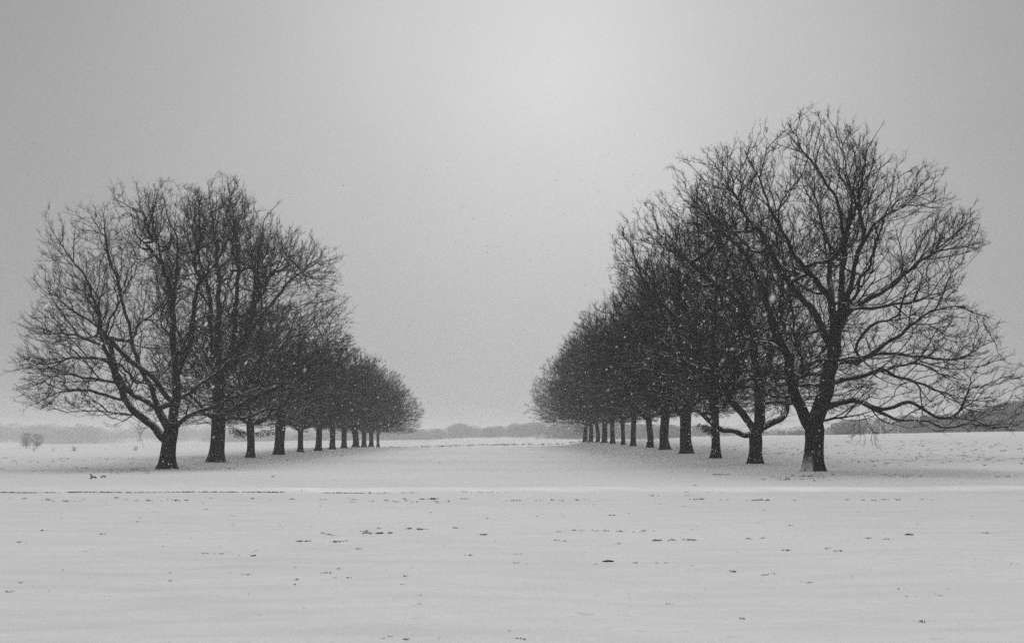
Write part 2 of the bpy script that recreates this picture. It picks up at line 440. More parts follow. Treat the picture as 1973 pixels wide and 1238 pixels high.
def build_crown(name, sk, A, origin, rnd, rbase, rtip=.011, step=.22, dk=.38, di=5., per=.5, L=.5, rt=.006, cut=0, jit=.22, up=.06, O=None, rad=2.2, env=None, inner=.22):
    """grow, then return (object with the limbs and twigs, local to origin)"""
    P, par, rm = colonize(sk, A, step, dk, di, rnd, jit=jit, up=up, O=O, rad=rad)
    r, ch = radii(P, par, rm, rbase, rtip)
    n = len(P)
    main = np.full(n, -1); best = np.zeros(n)
    for i in range(1, n):
        p = par[i]
        if p >= 0 and r[i] > best[p]: best[p] = r[i]; main[p] = i
    nd = np.zeros((n, 3)); v = par >= 0; nd[v] = P[v]-P[par[v]]
    nd = nrm(nd + 1e-9)
    hm = main >= 0; nd[hm] = nrm(nd[hm] + nd[main[hm]]*1.0)
    trunk_n = cut
    idx = np.arange(n); body = idx[(idx >= trunk_n) & (par >= 0)]
    Vs, Fs, Ms = [], [], []; off = 0
    for lo, hi, sides in ((.06, 9, 10), (.02, .06, 5), (0, .02, 3)):
        s_ = body[(r[body] >= lo) & (r[body] < hi)]
        if len(s_) == 0: continue
        V_, F_ = tubes(P, par, r, s_, sides, nd, main)
        Vs.append(V_); Fs.append(F_+off); Ms.append(np.full(len(F_), 0 if lo >= .02 else 1)); off += len(V_)
    tw = twigs(P, par, r, ch, rnd, per, L, rt, O, env, inner)
    V_, F_ = prisms(*tw); Vs.append(V_); Fs.append(F_+off); Ms.append(np.full(len(F_), 1))
    V_ = np.vstack(Vs) - origin
    o = mesh_np(name, V_, np.vstack(Fs), [M_BARK, M_TWIG], np.concatenate(Ms))
    print(name, 'nodes', n, 'faces', sum(len(f) for f in Fs))
    return o, P, par, r

def trunk_mesh(pts, rad, parent, seed, material=None, flare=1.3):
    """tapered fluted trunk with buttress flare; pts local (k,3), rad per point"""
    pts = np.array(pts, float); rad = np.array(rad, float)
    L = np.concatenate([[0], np.cumsum(np.linalg.norm(np.diff(pts, axis=0), axis=1))])
    n = 40; tt = np.linspace(0, 1, n)**1.3*L[-1]
    c = np.stack([np.interp(tt, L, pts[:, k]) for k in range(3)], 1); rr = np.interp(tt, L, rad)
    for _ in range(3):
        c[1:-1] = .25*c[:-2]+.5*c[1:-1]+.25*c[2:]; rr[1:-1] = .25*rr[:-2]+.5*rr[1:-1]+.25*rr[2:]
    sides = 28; th = np.arange(sides)/sides*2*math.pi; r_ = np.random.default_rng(seed)
    k = r_.integers(5, 8); ph = r_.uniform(0, 6.28, 4)
    h = c[:, 2]-c[0, 2]
    fl = flare*np.exp(-np.maximum(h, 0)/.38)
    R = rr[:, None]*(1 + fl[:, None]*(.42+.26*np.cos(k*th+ph[0])[None]+.12*np.cos((k+2)*th+ph[3])[None])
                     + .05*np.cos(3*th[None]+ph[1]+h[:, None]*.7) + .03*np.cos(9*th[None]+ph[2]+h[:, None]*.5))
    V_ = np.stack([c[:, 0:1]+R*np.cos(th), c[:, 1:2]+R*np.sin(th), c[:, 2:3]+0*R], -1).reshape(-1, 3)
    i = np.arange(n*sides).reshape(n, sides); j = np.roll(i, -1, 1)
    Fc = np.stack([i[:-1], j[:-1], j[1:], i[1:]], -1).reshape(-1, 4)
    return mesh_np('trunk', V_, Fc, [material or M_BARK], parent=parent)

def tree_root(pos, label, group):
    e = bpy.data.objects.new('bare_oak_tree', None); C.objects.link(e); e.location = pos; e.empty_display_size = 1
    tag(e, label, 'tree', group); return e

class Env:
    """crown volume: half widths given by height, broken into lobes and notches"""
    def __init__(s, Z, XL, XR, cy, dy, O, seed, lobe=.13, fork=None, cone=(1.2, .6)):
        s.fork = fork; s.cone = cone; s.Z, s.XL, s.XR, s.cy, s.dy, s.O = Z, XL, XR, cy, dy, np.asarray(O, float)
        s.n1 = Waves(seed+50, .62); s.n2 = Waves(seed+51, .26); s.lobe = lobe; s.n3 = Waves(seed, 3.2); s.n4 = Waves(seed+1, 1.3)
    def f(s, P):
        d = nrm(P-s.O); return 1.02 - s.lobe*.25 + s.lobe*np.clip(s.n1(d)*.8+s.n2(d)*.45, -1.3, 1.0)
    def inside_many(s, P):
        f_ = s.f(P)[:, None]; Q = s.O + (P-s.O)/f_
        xl = np.interp(Q[:, 2], s.Z, s.XL); xr = np.interp(Q[:, 2], s.Z, s.XR); hw = np.maximum((xr-xl)/2, .05)
        a = (Q[:, 0]-(xl+xr)/2)/hw; b = (Q[:, 1]-s.cy)/(hw*s.dy)
        ok = (a*a+b*b < 1) & (Q[:, 2] > s.Z[0]) & (Q[:, 2] < s.Z[-1])
        if s.fork is not None:             # open space round the fork, under the arching boughs
            r_ = np.hypot(P[:, 0]-s.fork[0], P[:, 1]-s.fork[1]); ok &= P[:, 2] > s.fork[2] + s.cone[0] - s.cone[1]*r_
        return ok
    def rho(s, P):
        """how far out in the crown a point lies, 0 at the fork to 1 at the rim"""
        r_ = np.full(len(P), .2)
        for k, v in ((1.0, 1.0), (1.12, .88), (1.28, .75), (1.5, .63), (1.9, .5), (2.6, .35)):
            m = (r_ == .2) & ~s.inside_many(s.O + (P-s.O)*k); r_[m] = v
        return r_
    def inside(s, p): return bool(s.inside_many(p[None])[0])
    def sample(s, n, r, bare=None):
        out_ = []; got = 0; W_ = (s.XR-s.XL).max()/2
        while got < n:
            P_ = np.stack([r.uniform(s.XL.min(), s.XR.max(), 30000), r.uniform(s.cy-W_*s.dy, s.cy+W_*s.dy, 30000), r.uniform(s.Z[0], s.Z[-1], 30000)], 1)
            P_ = P_[s.inside_many(P_)]
            if bare is not None:           # open space around the fork, under the arching boughs
                rr_ = np.hypot(P_[:, 0]-bare[0], P_[:, 1]-bare[1]); P_ = P_[(P_[:, 2] > bare[2] + 1.6 - .75*rr_)]
            k = s.n3(P_)*.7+s.n4(P_)*.5 > -.75
            P_ = P_[k]; P_ = P_[r.random(len(P_)) < np.interp(s.rho(P_), [.3, .5, .8, 1], [.08, .2, 1, 1])]; out_.append(P_); got += len(P_)
        return np.vstack(out_)[:n]
def px_env(rows, D, O, seed, depth=.85, lobe=.13):
    W = sorted((at(xl, py, D)[2], at(xl, py, D)[0], at(xr, py, D)[0]) for (py, xl, xr) in rows); W = np.array(W)
    return Env(W[:, 0], W[:, 1], W[:, 2], D, depth, O, seed, lobe, fork=O+np.array([0, 0, 1.]), cone=(.6, .55))
def branch_out(sk, chains, env, rnd, g1, l1, g2, l2, O, kink=.06, thinner=.75):
    c2 = []
    for c in chains: c2 += sk.shoots(c, env, rnd, g1, l1, (30, 55), .22, kink, .10, O=O, thinner=thinner)
    c3 = []
    for c in c2: c3 += sk.shoots(c, env, rnd, g2, l2, (30, 60), .18, kink*1.2, .06, O=O, thinner=thinner)
    return c2, c3

# ---- nearest tree of the right row, limbs as they stand
GR = 'bare oaks of the right hand row'; GL = 'bare oaks of the left hand row'
def seq(pts, D, d0, d1):
    """trace of a limb; depth runs from d0 to d1 metres behind the trunk"""
    k = len(pts); return [at(p[0], p[1], D + d0 + (d1-d0)*(i/(k-1))) for i, p in enumerate(pts)]
def front_tree(pos, D, trunk, tw, limbs, rows, n, seed, label, group, mat_=None, extra=None, deep=14, g1=.36, l1=3.0, g2=.25, l2=1.25, lobe=.13, thick=1.12, **kw):
    """trunk: pixel trace; tw radii (m)"""
    base = np.array(pos); sk = Skel()
    tp = [at(p[0], p[1], D) for p in trunk]; tp[0][2] = base[2]-.12
    sk.limb(tp, tw[0], tw[-1], par=-1, wob=.0)
    nt_ = len(sk.P)
    chains = [sk.limb(seq(pts, D, *dd), r0*thick, min(r1, .011) if r1 < .045 else r1, wob=.038, seed=seed) for pts, dd, r0, r1 in limbs]
    rnd = np.random.default_rng(seed); O = tp[-1]-np.array([0, 0, 1.0]); env = px_env(rows, D, O, seed, lobe=lobe)
    # boughs reaching toward and away from the viewer, which the front view foreshortens
    lead = [c for c in chains if len(c) > 12][:7]
    for k in range(deep):
        c = lead[k % len(lead)]; st = sk.P[c[int(len(c)*rnd.uniform(.12, .6))]]; sg = 1 if k % 2 else -1
        d = nrm(np.array([rnd.normal(scale=.55), sg, rnd.uniform(.15, 1.1)])); L_ = rnd.uniform(3.0, 5.5)
        chains.append(sk.limb([st+d*L_*.3+rnd.normal(scale=.22, size=3), st+d*L_*.65+np.array([0, 0, .3])+rnd.normal(scale=.3, size=3), st+d*L_+np.array([0, 0, .9])], .055, .010, wob=.09, seed=seed+k))
    branch_out(sk, [c for c, l in zip(chains, limbs+[(0, 0, 1, 0)]*deep) if l[2] > .02], env, rnd, g1, l1, g2, l2, O)
    A = env.sample(n, rnd, bare=tp[-1])
    if extra is not None: A = np.vstack([A, extra])
    root = tree_root(base, label, group)
    cr, P, par, r = build_crown('crown', sk, A, base, np.random.default_rng(seed), cut=nt_, O=O, rad=1.0, env=env, **kw)
    cr.parent = root
    tl = [p-base for p in tp]
    trunk_mesh(tl, tw, root, seed, mat_)
    return root

R1L = [
 ([(1563,826),(1552,806),(1532,760),(1521,721),(1517,683),(1501,655),(1486,617),(1470,558),(1455,527),(1432,485),(1393,448),(1362,417),(1330,375)], (0,-1.5), .27, .04),
 ([(1571,815),(1580,785),(1589,755),(1598,721),(1606,679),(1608,650)], (0,.2), .33, .25),
 ([(1604,672),(1583,632),(1567,600),(1552,580),(1517,541),(1494,498),(1467,452),(1436,413),(1420,382),(1393,340)], (.2,2.5), .17, .03),
 ([(1608,650),(1604,600),(1598,572),(1564,533),(1533,495),(1517,464),(1494,421),(1478,386),(1463,347),(1447,310)], (.2,-2.5), .19, .03),
 ([(1610,640),(1618,607),(1622,549),(1626,487),(1624,433),(1606,374),(1579,332),(1548,293),(1533,255)], (.2,1.5), .16, .03),
 ([(1605,620),(1602,580),(1600,541),(1597,471),(1579,417),(1571,374),(1567,316)], (0,3.5), .10, .03),
 ([(1612,640),(1633,572),(1645,518),(1664,464),(1684,433),(1719,409),(1757,390)], (.2,-1.2), .17, .03),
 ([(1664,464),(1659,417),(1655,367),(1664,328),(1676,278),(1699,243)], (-.6,-.6), .09, .02),
 ([(1626,487),(1634,440),(1640,380),(1628,310),(1615,250)], (.8,2), .07, .02),
 ([(1620,620),(1641,596),(1688,568),(1719,549),(1750,522),(1773,502),(1800,487),(1845,445),(1885,420)], (.2,.8), .13, .02),
 ([(1773,502),(1820,480),(1880,470)], (.5,-.5), .05, .02),
 ([(1641,596),(1700,590),(1760,580),(1820,560),(1850,540)], (0,3), .08, .02),
 ([(1606,700),(1629,697),(1660,690),(1703,667),(1730,648),(1761,620),(1830,590),(1880,600)], (0,-2), .12, .02),
 ([(1660,690),(1720,680),(1790,690),(1850,690),(1905,675)], (-.5,.5), .07, .02),
 ([(1598,740),(1633,729),(1672,721),(1703,713),(1742,729),(1790,745),(1860,770)], (0,1.6), .11, .02),
 ([(1703,713),(1760,700),(1830,725),(1890,745)], (.8,3.5), .06, .02),
 ([(1590,786),(1605,779),(1633,772),(1664,776),(1690,787),(1719,783),(1755,776),(1788,795),(1824,804),(1866,808),(1902,818),(1944,824)], (0,-1), .14, .03),
 ([(1664,779),(1704,797),(1741,809),(1782,811),(1832,823),(1866,817),(1918,825)], (-.4,.6), .08, .02),
 ([(1583,808),(1596,808),(1616,806),(1647,801),(1663,797)], (0,.4), .05, .03),
 ([(1663,797),(1670,812),(1681,831),(1684,848),(1689,860)], (.4,.4), .013, .007),
 ([(1670,812),(1678,820),(1689,838),(1692,850)], (.4,.9), .010, .006),
 ([(1681,831),(1676,845),(1682,858)], (.4,.1), .008, .005),
 ([(1650,801),(1645,815),(1642,830),(1641,848)], (.4,.3), .011, .006),
 ([(1645,815),(1637,828),(1636,842)], (.4,0), .008, .005),
 ([(1655,800),(1654,818),(1660,835),(1656,852)], (.4,1.0), .010, .006),
 ([(1660,835),(1666,846),(1664,858)], (1,1.2), .008, .005),
 ([(1676,800),(1690,806),(1698,820),(1706,832)], (.2,.9), .012, .006),
 ([(1524,725),(1552,710),(1567,698),(1587,692),(1604,690)], (-.3,.2), .09, .07),
 ([(1517,683),(1480,660),(1440,650),(1400,640)], (0,3), .09, .03),
 ([(1532,760),(1500,765),(1460,750),(1420,740)], (0,-3), .08, .02),
 ([(1548,710),(1535,665),(1529,617),(1520,570)], (-.2,-2.5), .06, .02),
]
R1E = [(226,1590,1622),(238,1525,1692),(250,1450,1706),(272,1398,1722),(300,1335,1745),(325,1308,1768),(360,1300,1790),(400,1290,1806),(425,1285,1875),(470,1295,1895),
       (520,1310,1860),(560,1330,1872),(600,1340,1915),(650,1350,1922),(700,1370,1928),(740,1400,1938),(775,1480,1955),(805,1600,1965),(832,1720,1950)]
def droop_pts(D, n, seed, boxes):
    r = np.random.default_rng(seed); o_ = []
    for (x0, x1, y0, y1) in boxes:
        for _ in range(n): o_.append(at(r.uniform(x0, x1), r.uniform(y0, y1), D + r.uniform(-.4, .8)))
    return np.array(o_)
front_tree(posR[0], DR[0], [(1568,912),(1568,885),(1570,850),(1570,828),(1568,808)], [.44,.43,.40,.43,.36], R1L, R1E, 7500, 11,
           'largest bare oak, nearest of the right row, snow plastered on its trunk foot', GR, M_BARK_P, lobe=.085,
           rbase=.40, rtip=.0095, dk=.30, step=.19, per=.66, L=.33, rt=.0068, jit=.20)

L1L = [
 ([(326,852),(313,842),(293,818),(266,799),(243,772),(227,737),(216,706),(200,667),(193,624),(181,578),(165,535),(132,491),(111,460)], (0,-1), .24, .04),
 ([(330,828),(320,818),(305,788),(290,744),(271,710),(258,672),(250,633),(233,571),(225,532),(212,506),(204,465),(199,410)], (0,.8), .18, .03),
 ([(302,785),(271,767),(246,749),(227,723),(220,692),(207,659),(196,625),(180,590),(150,560)], (.3,2.5), .14, .03),
 ([(335,775),(323,765),(297,731),(264,703),(233,679),(200,640),(160,610),(100,570)], (0,-2.5), .12, .02),
 ([(333,808),(339,765),(340,718),(335,672),(333,620),(331,604),(326,553),(315,516),(302,462),(290,410),(279,368)], (0,1), .26, .03),
 ([(332,604),(336,566),(341,514),(341,462),(321,410),(310,352)], (.6,2.5), .13, .02),
 ([(315,516),(290,480),(262,450),(250,400)], (.6,-2), .09, .02),
 ([(340,718),(346,705),(362,672),(372,633),(375,578),(388,540),(403,522),(427,488),(455,420)], (.1,-1.4), .19, .03),
 ([(388,540),(376,510),(385,436),(380,372)], (-1,-2.6), .10, .02),
 ([(338,825),(348,812),(362,801),(383,793),(398,787),(440,770),(500,745),(560,725)], (0,-1.2), .14, .03),
 ([(340,770),(365,755),(400,730),(450,690),(500,650)], (0,3), .10, .02),
 ([(216,706),(190,690),(140,690),(90,700),(50,690)], (-.4,-1), .08, .02),
 ([(243,772),(200,760),(150,750),(90,765),(45,790)], (-.3,.9), .07, .02),
 ([(227,737),(180,730),(120,720),(70,740)], (-.3,-3), .06, .02),
 ([(200,667),(160,650),(110,640),(50,630)], (-.5,1), .07, .02),
 ([(266,799),(235,795),(205,800),(190,800)], (-.3,-.8), .045, .01),
 ([(293,818),(277,826),(271,838),(275,850)], (0,.3), .03, .008),
]
L1E = [(335,300,322),(352,262,345),(385,245,440),(410,200,455),(440,130,470),(465,108,480),(500,88,485),(550,74,490),(600,62,500),
       (650,64,510),(700,66,520),(750,58,540),(785,66,530),(805,150,480),(825,235,440)]
front_tree(posL[0], DL[0], [(320,908),(322,880),(325,855),(328,835),(333,812)], [.47,.45,.42,.45,.36], L1L, L1E, 8500, 21,
           'spreading bare oak, nearest of the left row, low bough forking left', GL, rbase=.42, rtip=.0105, dk=.30, step=.21, per=.62, L=.42, rt=.0078, jit=.19)

L2L = [
 ([(420,815),(421,760),(421,702),(421,624),(421,547),(415,469),(400,352)], (0,.5), .36, .03),
 ([(421,702),(410,667),(402,566),(385,500),(370,430),(360,360)], (0,-2), .18, .03),
 ([(422,700),(448,667),(456,566),(460,508),(452,430),(440,360)], (0,2), .18, .03),
 ([(424,710),(450,690),(475,644),(491,566),(499,489),(512,420),(545,385)], (0,-1), .18, .03),
 ([(491,566),(530,520),(560,450)], (-.7,.6), .09, .02),
 ([(475,644),(520,590),(560,540),(605,510),(640,500)], (-.5,1), .11, .02),
 ([(422,796),(437,795),(460,783),(499,760),(560,735),(620,715)], (0,-2), .12, .03),
 ([(422,808),(437,807),(472,804),(510,790),(545,770)], (0,1.5), .11, .03),
 ([(419,808),(400,800),(375,780),(340,760),(300,740)], (0,2), .12, .02),
 ([(420,760),(385,720),(350,680),(310,620),(290,560)], (0,3.5), .12, .02),
]
L2E = [(338,355,432),(360,345,555),(400,310,565),(430,295,588),(480,285,612),(540,275,655),(600,275,672),(650,280,660),(720,290,640),(775,320,600),(800,360,540)]
front_tree(posL[1], DL[1], [(416,892),(417,870),(419,845),(420,820),(421,800)], [.54,.51,.49,.49,.44], L2L, L2E, 9000, 31,
           'bare oak with a thick straight trunk, second in the left row', GL, rbase=.46, rtip=.0125, dk=.33, step=.23, per=.60, L=.45, rt=.0086, jit=.19)

R2L = [
 ([(1455,845),(1447,836),(1436,838),(1416,832),(1393,828),(1370,812),(1340,790),(1300,770)], (0,-.8), .18, .03),
 ([(1457,835),(1471,822),(1494,812),(1511,799),(1517,779),(1530,735),(1570,690),(1620,640)], (0,2), .21, .03),
 ([(1455,835),(1448,820),(1435,803),(1410,770),(1380,720),(1340,660),(1290,600),(1240,540),(1215,470)], (0,-1), .18, .03),
 ([(1457,835),(1464,800),(1462,740),(1450,660),(1430,580),(1400,500),(1370,430)], (0,.8), .20, .03),
 ([(1462,740),(1485,680),(1500,600),(1510,520),(1500,440)], (.3,3), .13, .03),
 ([(1380,720),(1320,700),(1260,680),(1200,660)], (-.5,1.5), .10, .02),
 ([(1430,580),(1370,540),(1300,480),(1250,430)], (.6,-1.6), .10, .02),
]
R2E = [(372,1370,1480),(405,1300,1600),(430,1245,1620),(460,1220,1640),(500,1200,1660),(560,1185,1670),(620,1180,1680),(700,1190,1690),(760,1215,1680),(800,1290,1640)]
front_tree(posR[1], DR[1], [(1455,898),(1455,880),(1456,862),(1456,848),(1456,834)], [.38,.36,.35,.37,.34], R2L, R2E, 9500, 41,
           'low forking bare oak just left of the largest one, bough curled over its fork', GR, rbase=.40, rtip=.011, dk=.32, step=.22, per=.70, L=.42, rt=.0085, jit=.19)

# ---- the rest of the rows: grown prototypes, then copied and turned
def proto(seed, H, Rr, z0, n, forky):
    r = np.random.default_rng(seed); sk = Skel()
    sk.limb([(0, 0, 0), (r.normal(scale=.05), r.normal(scale=.05), z0*.55), (r.normal(scale=.1), r.normal(scale=.1), z0)], .3, .3, par=-1, wob=0, step=.28)
    nt_ = len(sk.P); top = sk.P[-1]; chains = []
    if not forky:
        chains += [sk.limb([top+np.array([.1, .0, 2.5]), top+np.array([r.normal(scale=.4), r.normal(scale=.4), 6]), np.array([r.normal(scale=.8), r.normal(scale=.8), H*.93])], .27, .03, par=nt_-1, step=.28)]
    nb = 8 if forky else 10
    a0 = r.uniform(0, 6.28)
    for k in range(nb):
        az = a0 + k*2.399 + r.normal(scale=.2); el = math.radians(r.uniform(22, 45) if k % 3 == 0 else r.uniform(45, 72))
        L_ = Rr*.9 if k % 3 == 0 else (H-z0)*.85
        h0 = r.uniform(0, .4) if forky else r.uniform(0, 2.8)
        st = top + np.array([0, 0, h0 if not forky else 0])
        dxy = np.array([math.cos(az), math.sin(az), 0])
        c = min(L_*math.cos(el), Rr*.85)
        pts = [st + dxy*c*.12 + np.array([0, 0, L_*math.sin(el)*.10]), st + dxy*c*.45 + np.array([0, 0, L_*math.sin(el)*.38]),
               st + dxy*c*.8 + np.array([0, 0, L_*math.sin(el)*.72]), st + dxy*c + np.array([0, 0, L_*math.sin(el)])]
        chains.append(sk.limb(pts, .19 if k % 3 == 0 else .15, .012, par=None, wob=.12, seed=seed, step=.28))
    zs = np.array([z0*.82, z0+.2, z0+1.6, H*.42, H*.62, H*.8, H*.93, H]); ws = np.array([.30, .80, .97, 1, .92, .74, .46, .08])*Rr
    O = top-np.array([0, 0, 1.]); env = Env(zs, -ws, ws, 0., 1., O, seed, .17, fork=top, cone=(1.5, .5))
    branch_out(sk, chains, env, r, .45, 3.0, .36, 1.1, O)
    A = env.sample(n, r, bare=top)
    cr, P, par, rr = build_crown('crown', sk, A, np.zeros(3), r, rbase=.34, rtip=.015, dk=.40, step=.27, di=6, per=.75, L=.52, rt=.0130, cut=nt_, jit=.18, O=O, rad=1.0, env=env, inner=.35)
    return cr, top
PROTO = [proto(101, 17.2, 8.0, 3.4, 6500, True), proto(102, 17.8, 7.6, 3.8, 6500, False), proto(103, 16.8, 8.2, 3.2, 6500, True), proto(104, 18.0, 7.8, 3.6, 6500, False)]
used = set()
def place_tree(pos, k, rot, sc_, zs_, wid, label, group, seed):
    root = tree_root(pos, label, group); pr, top = PROTO[k]
    if k in used: cr = pr.copy(); C.objects.link(cr)
    else: cr = pr; used.add(k)
    cr.parent = root; cr.rotation_euler = (0, 0, rot); cr.scale = (sc_, sc_, zs_)
    ca, sa = math.cos(rot), math.sin(rot); tp = np.array([(ca*top[0]-sa*top[1])*sc_, (sa*top[0]+ca*top[1])*sc_, top[2]*zs_])
    r_ = np.random.default_rng(seed); b = r_.normal(scale=.12, size=2)
    R = wid/2
    trunk_mesh([(b[0]*.3, b[1]*.3, -.15), (b[0], b[1], tp[2]*.35), (tp[0]*.6+b[0]*.5, tp[1]*.6, tp[2]*.75), tp, tp+np.array([0, 0, .5])],
               [R*1.05, R*.97, R*.95, max(R*1.02, .30), max(R*.7, .22)], root, seed)
    return root
ordn = ['', 'second', 'third', 'fourth', 'fifth', 'sixth', 'seventh', 'eighth', 'ninth', 'tenth', 'eleventh', 'twelfth', 'thirteenth']
lookL = {2: 'slim bare oak keeping dead leaves on its low twigs', 3: 'stout bare oak between two slim ones', 4: 'slender bare oak with a thin straight trunk',
         5: 'bare oak with a raking low bough', 6: 'bare oak halfway along the row', 7: 'bare oak with a tight round crown', 8: 'thick trunked bare oak greyed by haze',
         9: 'bare oak greyed by haze', 10: 'hazy bare oak next to the last tree', 11: 'farthest thin trunked bare oak at the end of the row'}
lookR = {2: 'slim trunked bare oak with a few dead leaves', 3: 'bare oak with a stout flared trunk', 4: 'bare oak with a straight thick trunk', 5: 'bare oak forking low like a letter y',
         6: 'bare oak with a slim upright trunk', 7: 'bare oak with a thin trunk', 8: 'thin leaning bare oak', 9: 'stout bare oak in the hazy part of the row',
         10: 'hazy bare oak', 11: 'hazy bare oak', 12: 'farthest hazy bare oak with dead leaves'}
def lab(look, k, side): return '%s, %s in the %s row' % (look, ordn[k], side)
treesL, treesR = {}, {}
kk = [2, 1, 0, 3, 2, 1, 3, 0, 1, 2, 3, 0]
for k in range(2, 12):
    treesL[k] = place_tree(posL[k], kk[k], 1.3*k+.4, 1.0, (.79 if k < 4 else .725)+.03*math.sin(k*2.1), LEFT[k][3], lab(lookL[k], k, 'left'), GL, 500+k)
kr = [0, 1, 1, 0, 3, 2, 1, 0, 3, 2, 1, 0, 2]
for k in range(2, 13):
    treesR[k] = place_tree(posR[k], kr[k], 2.1*k+1, 1.0 if k < 11 else 1.2, (.91 if k < 11 else .90)+.03*math.sin(k*1.7), RIGHT[k][3], lab(lookR[k], k, 'right'), GR, 600+k)

# dead leaves that stayed on the lowest twigs of three oaks
def dead_leaves(root, pos, D, boxes, n, seed):
    r = np.random.default_rng(seed); Vs, Fs = [], []; sA, sB = [], []
    for (x0, y0, x1, y1, h) in boxes:
        a = at(x0, y0, D-.5); b = at(x1, y1, D+.5)
        for s_ in range(5):
            e = b + r.normal(scale=.35, size=3)*np.array([1, 1, .5]); sA.append(a); sB.append((a+e)/2+np.array([0, 0, .12])); sA.append((a+e)/2+np.array([0, 0, .12])); sB.append(e)
        for q in range(n):
            t = r.uniform(.15, 1.05); c = a+(b-a)*t + r.normal(scale=h*.35, size=3)*np.array([.7, 1, 1]) - np.array([0, 0, h*.15])
            d = nrm(r.normal(size=3)*np.array([1, 1, .6])+np.array([0, 0, -.5])); u = nrm(np.cross(d, r.normal(size=3)))
            l = r.uniform(.08, .15); w_ = l*.34; k = len(Vs)
            Vs += [c, c+d*l*.45+u*w_, c+d*l, c+d*l*.5-u*w_]; Fs.append([k, k+1, k+2, k+3])
    A_, B_ = np.array(sA), np.array(sB)
    V2, F2 = prisms(A_, B_, np.full(len(A_), .014), np.full(len(A_), .008))
    mesh_np('dead_leaves', np.vstack([np.array(Vs), V2])-pos, np.vstack([np.array(Fs), F2+len(Vs)]), [M_LEAF], parent=root, smooth=False)
dead_leaves(treesL[2], posL[2], DL[2], [(478,838,442,824,.5), (478,836,450,832,.5), (486,836,530,832,.35)], 230, 1)
dead_leaves(treesR[2], posR[2], DR[2], [(1374,832,1346,818,.45), (1376,828,1355,822,.4)], 150, 2)
dead_leaves(treesR[12], posR[12], DR[12], [(1125,832,1108,828,1.0), (1125,826,1112,820,1.0)], 260, 3)

# ------------------------------------------------------------------ far things
def far_wood(name, spots, material, seed, dens=260, low=.05):
    """spots: (x, y, height, halfwidth); a mass of bare crowns"""
    r = np.random.default_rng(seed); As, Bs, Ra = [], [], []
    for (x, y, H, W_) in spots:
        z = float(ground_z(x, y)); m = int(dens*min(W_, 6)/3)
        az = r.uniform(0, 6.28, m); rad = np.sqrt(r.random(m)); hh = r.random(m)
        zc_ = z + H*(low+(.94-low)*hh); w_ = W_*np.sqrt(np.clip(1-(np.maximum(hh-.35, 0)/.66)**2, .02, 1))
        c = np.stack([x+np.cos(az)*rad*w_, y+np.sin(az)*rad*w_, zc_], 1)
        d = nrm(np.stack([np.cos(az)*.6, np.sin(az)*.6, np.full(m, .8)], 1) + r.normal(scale=.45, size=(m, 3)))
        l = H*.10*r.uniform(.5, 1.4, (m, 1))
        As.append(c-d*l*.5); Bs.append(c+d*l*.5); Ra.append(np.full(m, .018*H*.5))
        As.append(np.array([[x, y, z-.3]])); Bs.append(np.array([[x, y, z+H*.6]])); Ra.append(np.array([.03*H*.5]))
        for q in range(6):
            a = r.uniform(0, 6.28); As.append(np.array([[x, y, z+H*.25]])); Bs.append(np.array([[x+math.cos(a)*W_*.7, y+math.sin(a)*W_*.7, z+H*r.uniform(.5, .85)]])); Ra.append(np.array([.012*H*.5]))
    A_, B_, R_ = np.vstack(As), np.vstack(Bs), np.concatenate(Ra)
    V_, F_ = prisms(A_, B_, R_, R_*.5)
    return mesh_np(name, V_, F_, [material])
M_WOOD = mat('far_bark', .13); M_SHRUB = mat('haze_paled_shrub', .17); M_HAZE_PALED = mat('haze_paled_far_bark', .22)  # shrub and farthest bark colours lightened to stand in for more haze
r = np.random.default_rng(77)
def px_height(px, D, py): return at(px, py, D)[2] - float(ground_z(at(px, py, D)[0], D))
# wood beyond the right hand field
spots = []
topx = [(1450,826),(1500,826),(1560,824),(1620,808),(1700,800),(1780,797),(1850,792),(1910,778),(1960,766),(2010,758),(2200,752),(2500,760)]
for i in range(190):
    px = r.uniform(1455, 2450); D = r.uniform(285, 335); ty = np.interp(px, *zip(*topx)) + r.uniform(-1, 7)
    X = at(px, 820, D)[0]; h = max(1.5, px_height(px, D, ty)); spots.append((X, D, h, max(2.0, h*.55)))
tag(far_wood('wooded_belt', spots, M_WOOD, 5), 'dark belt of bare woodland beyond the right hand field', 'woodland', kind='stuff')
# woods in the far haze
spots = []
tl = [(560,836),(700,828),(760,822),(800,826),(850,824),(880,813),(935,820),(985,818),(1000,812),(1060,813),(1200,815),(1320,818),(1450,822),(1560,822)]
for i in range(360):
    px = r.uniform(430, 1600); D = r.uniform(720, 900) if px < 1050 else r.uniform(430, 620); ty = np.interp(px, *zip(*tl)) + r.uniform(-2, 8)
    X = at(px, 820, D)[0]; h = max(3, px_height(px, D, ty)); spots.append((X, D, h, max(5, h*.8)))
tag(far_wood('distant_woods', spots, M_HAZE_PALED, 6), 'faint grey woods on the rise, half lost in the haze', 'woodland', kind='stuff')
spots = []
for i in range(560):
    px = r.uniform(-300, 700); D = r.uniform(880, 1500);
    X = at(px, 820, D)[0]; h = r.uniform(10, 19)*np.interp(px, [-300, 200, 700], [1.15, 1, .6]); spots.append((X, D, h, h*.85))
tag(far_wood('hazy_woods', spots, M_HAZE_PALED, 7, dens=150), 'very faint woodland behind the far left field', 'woodland', kind='stuff')

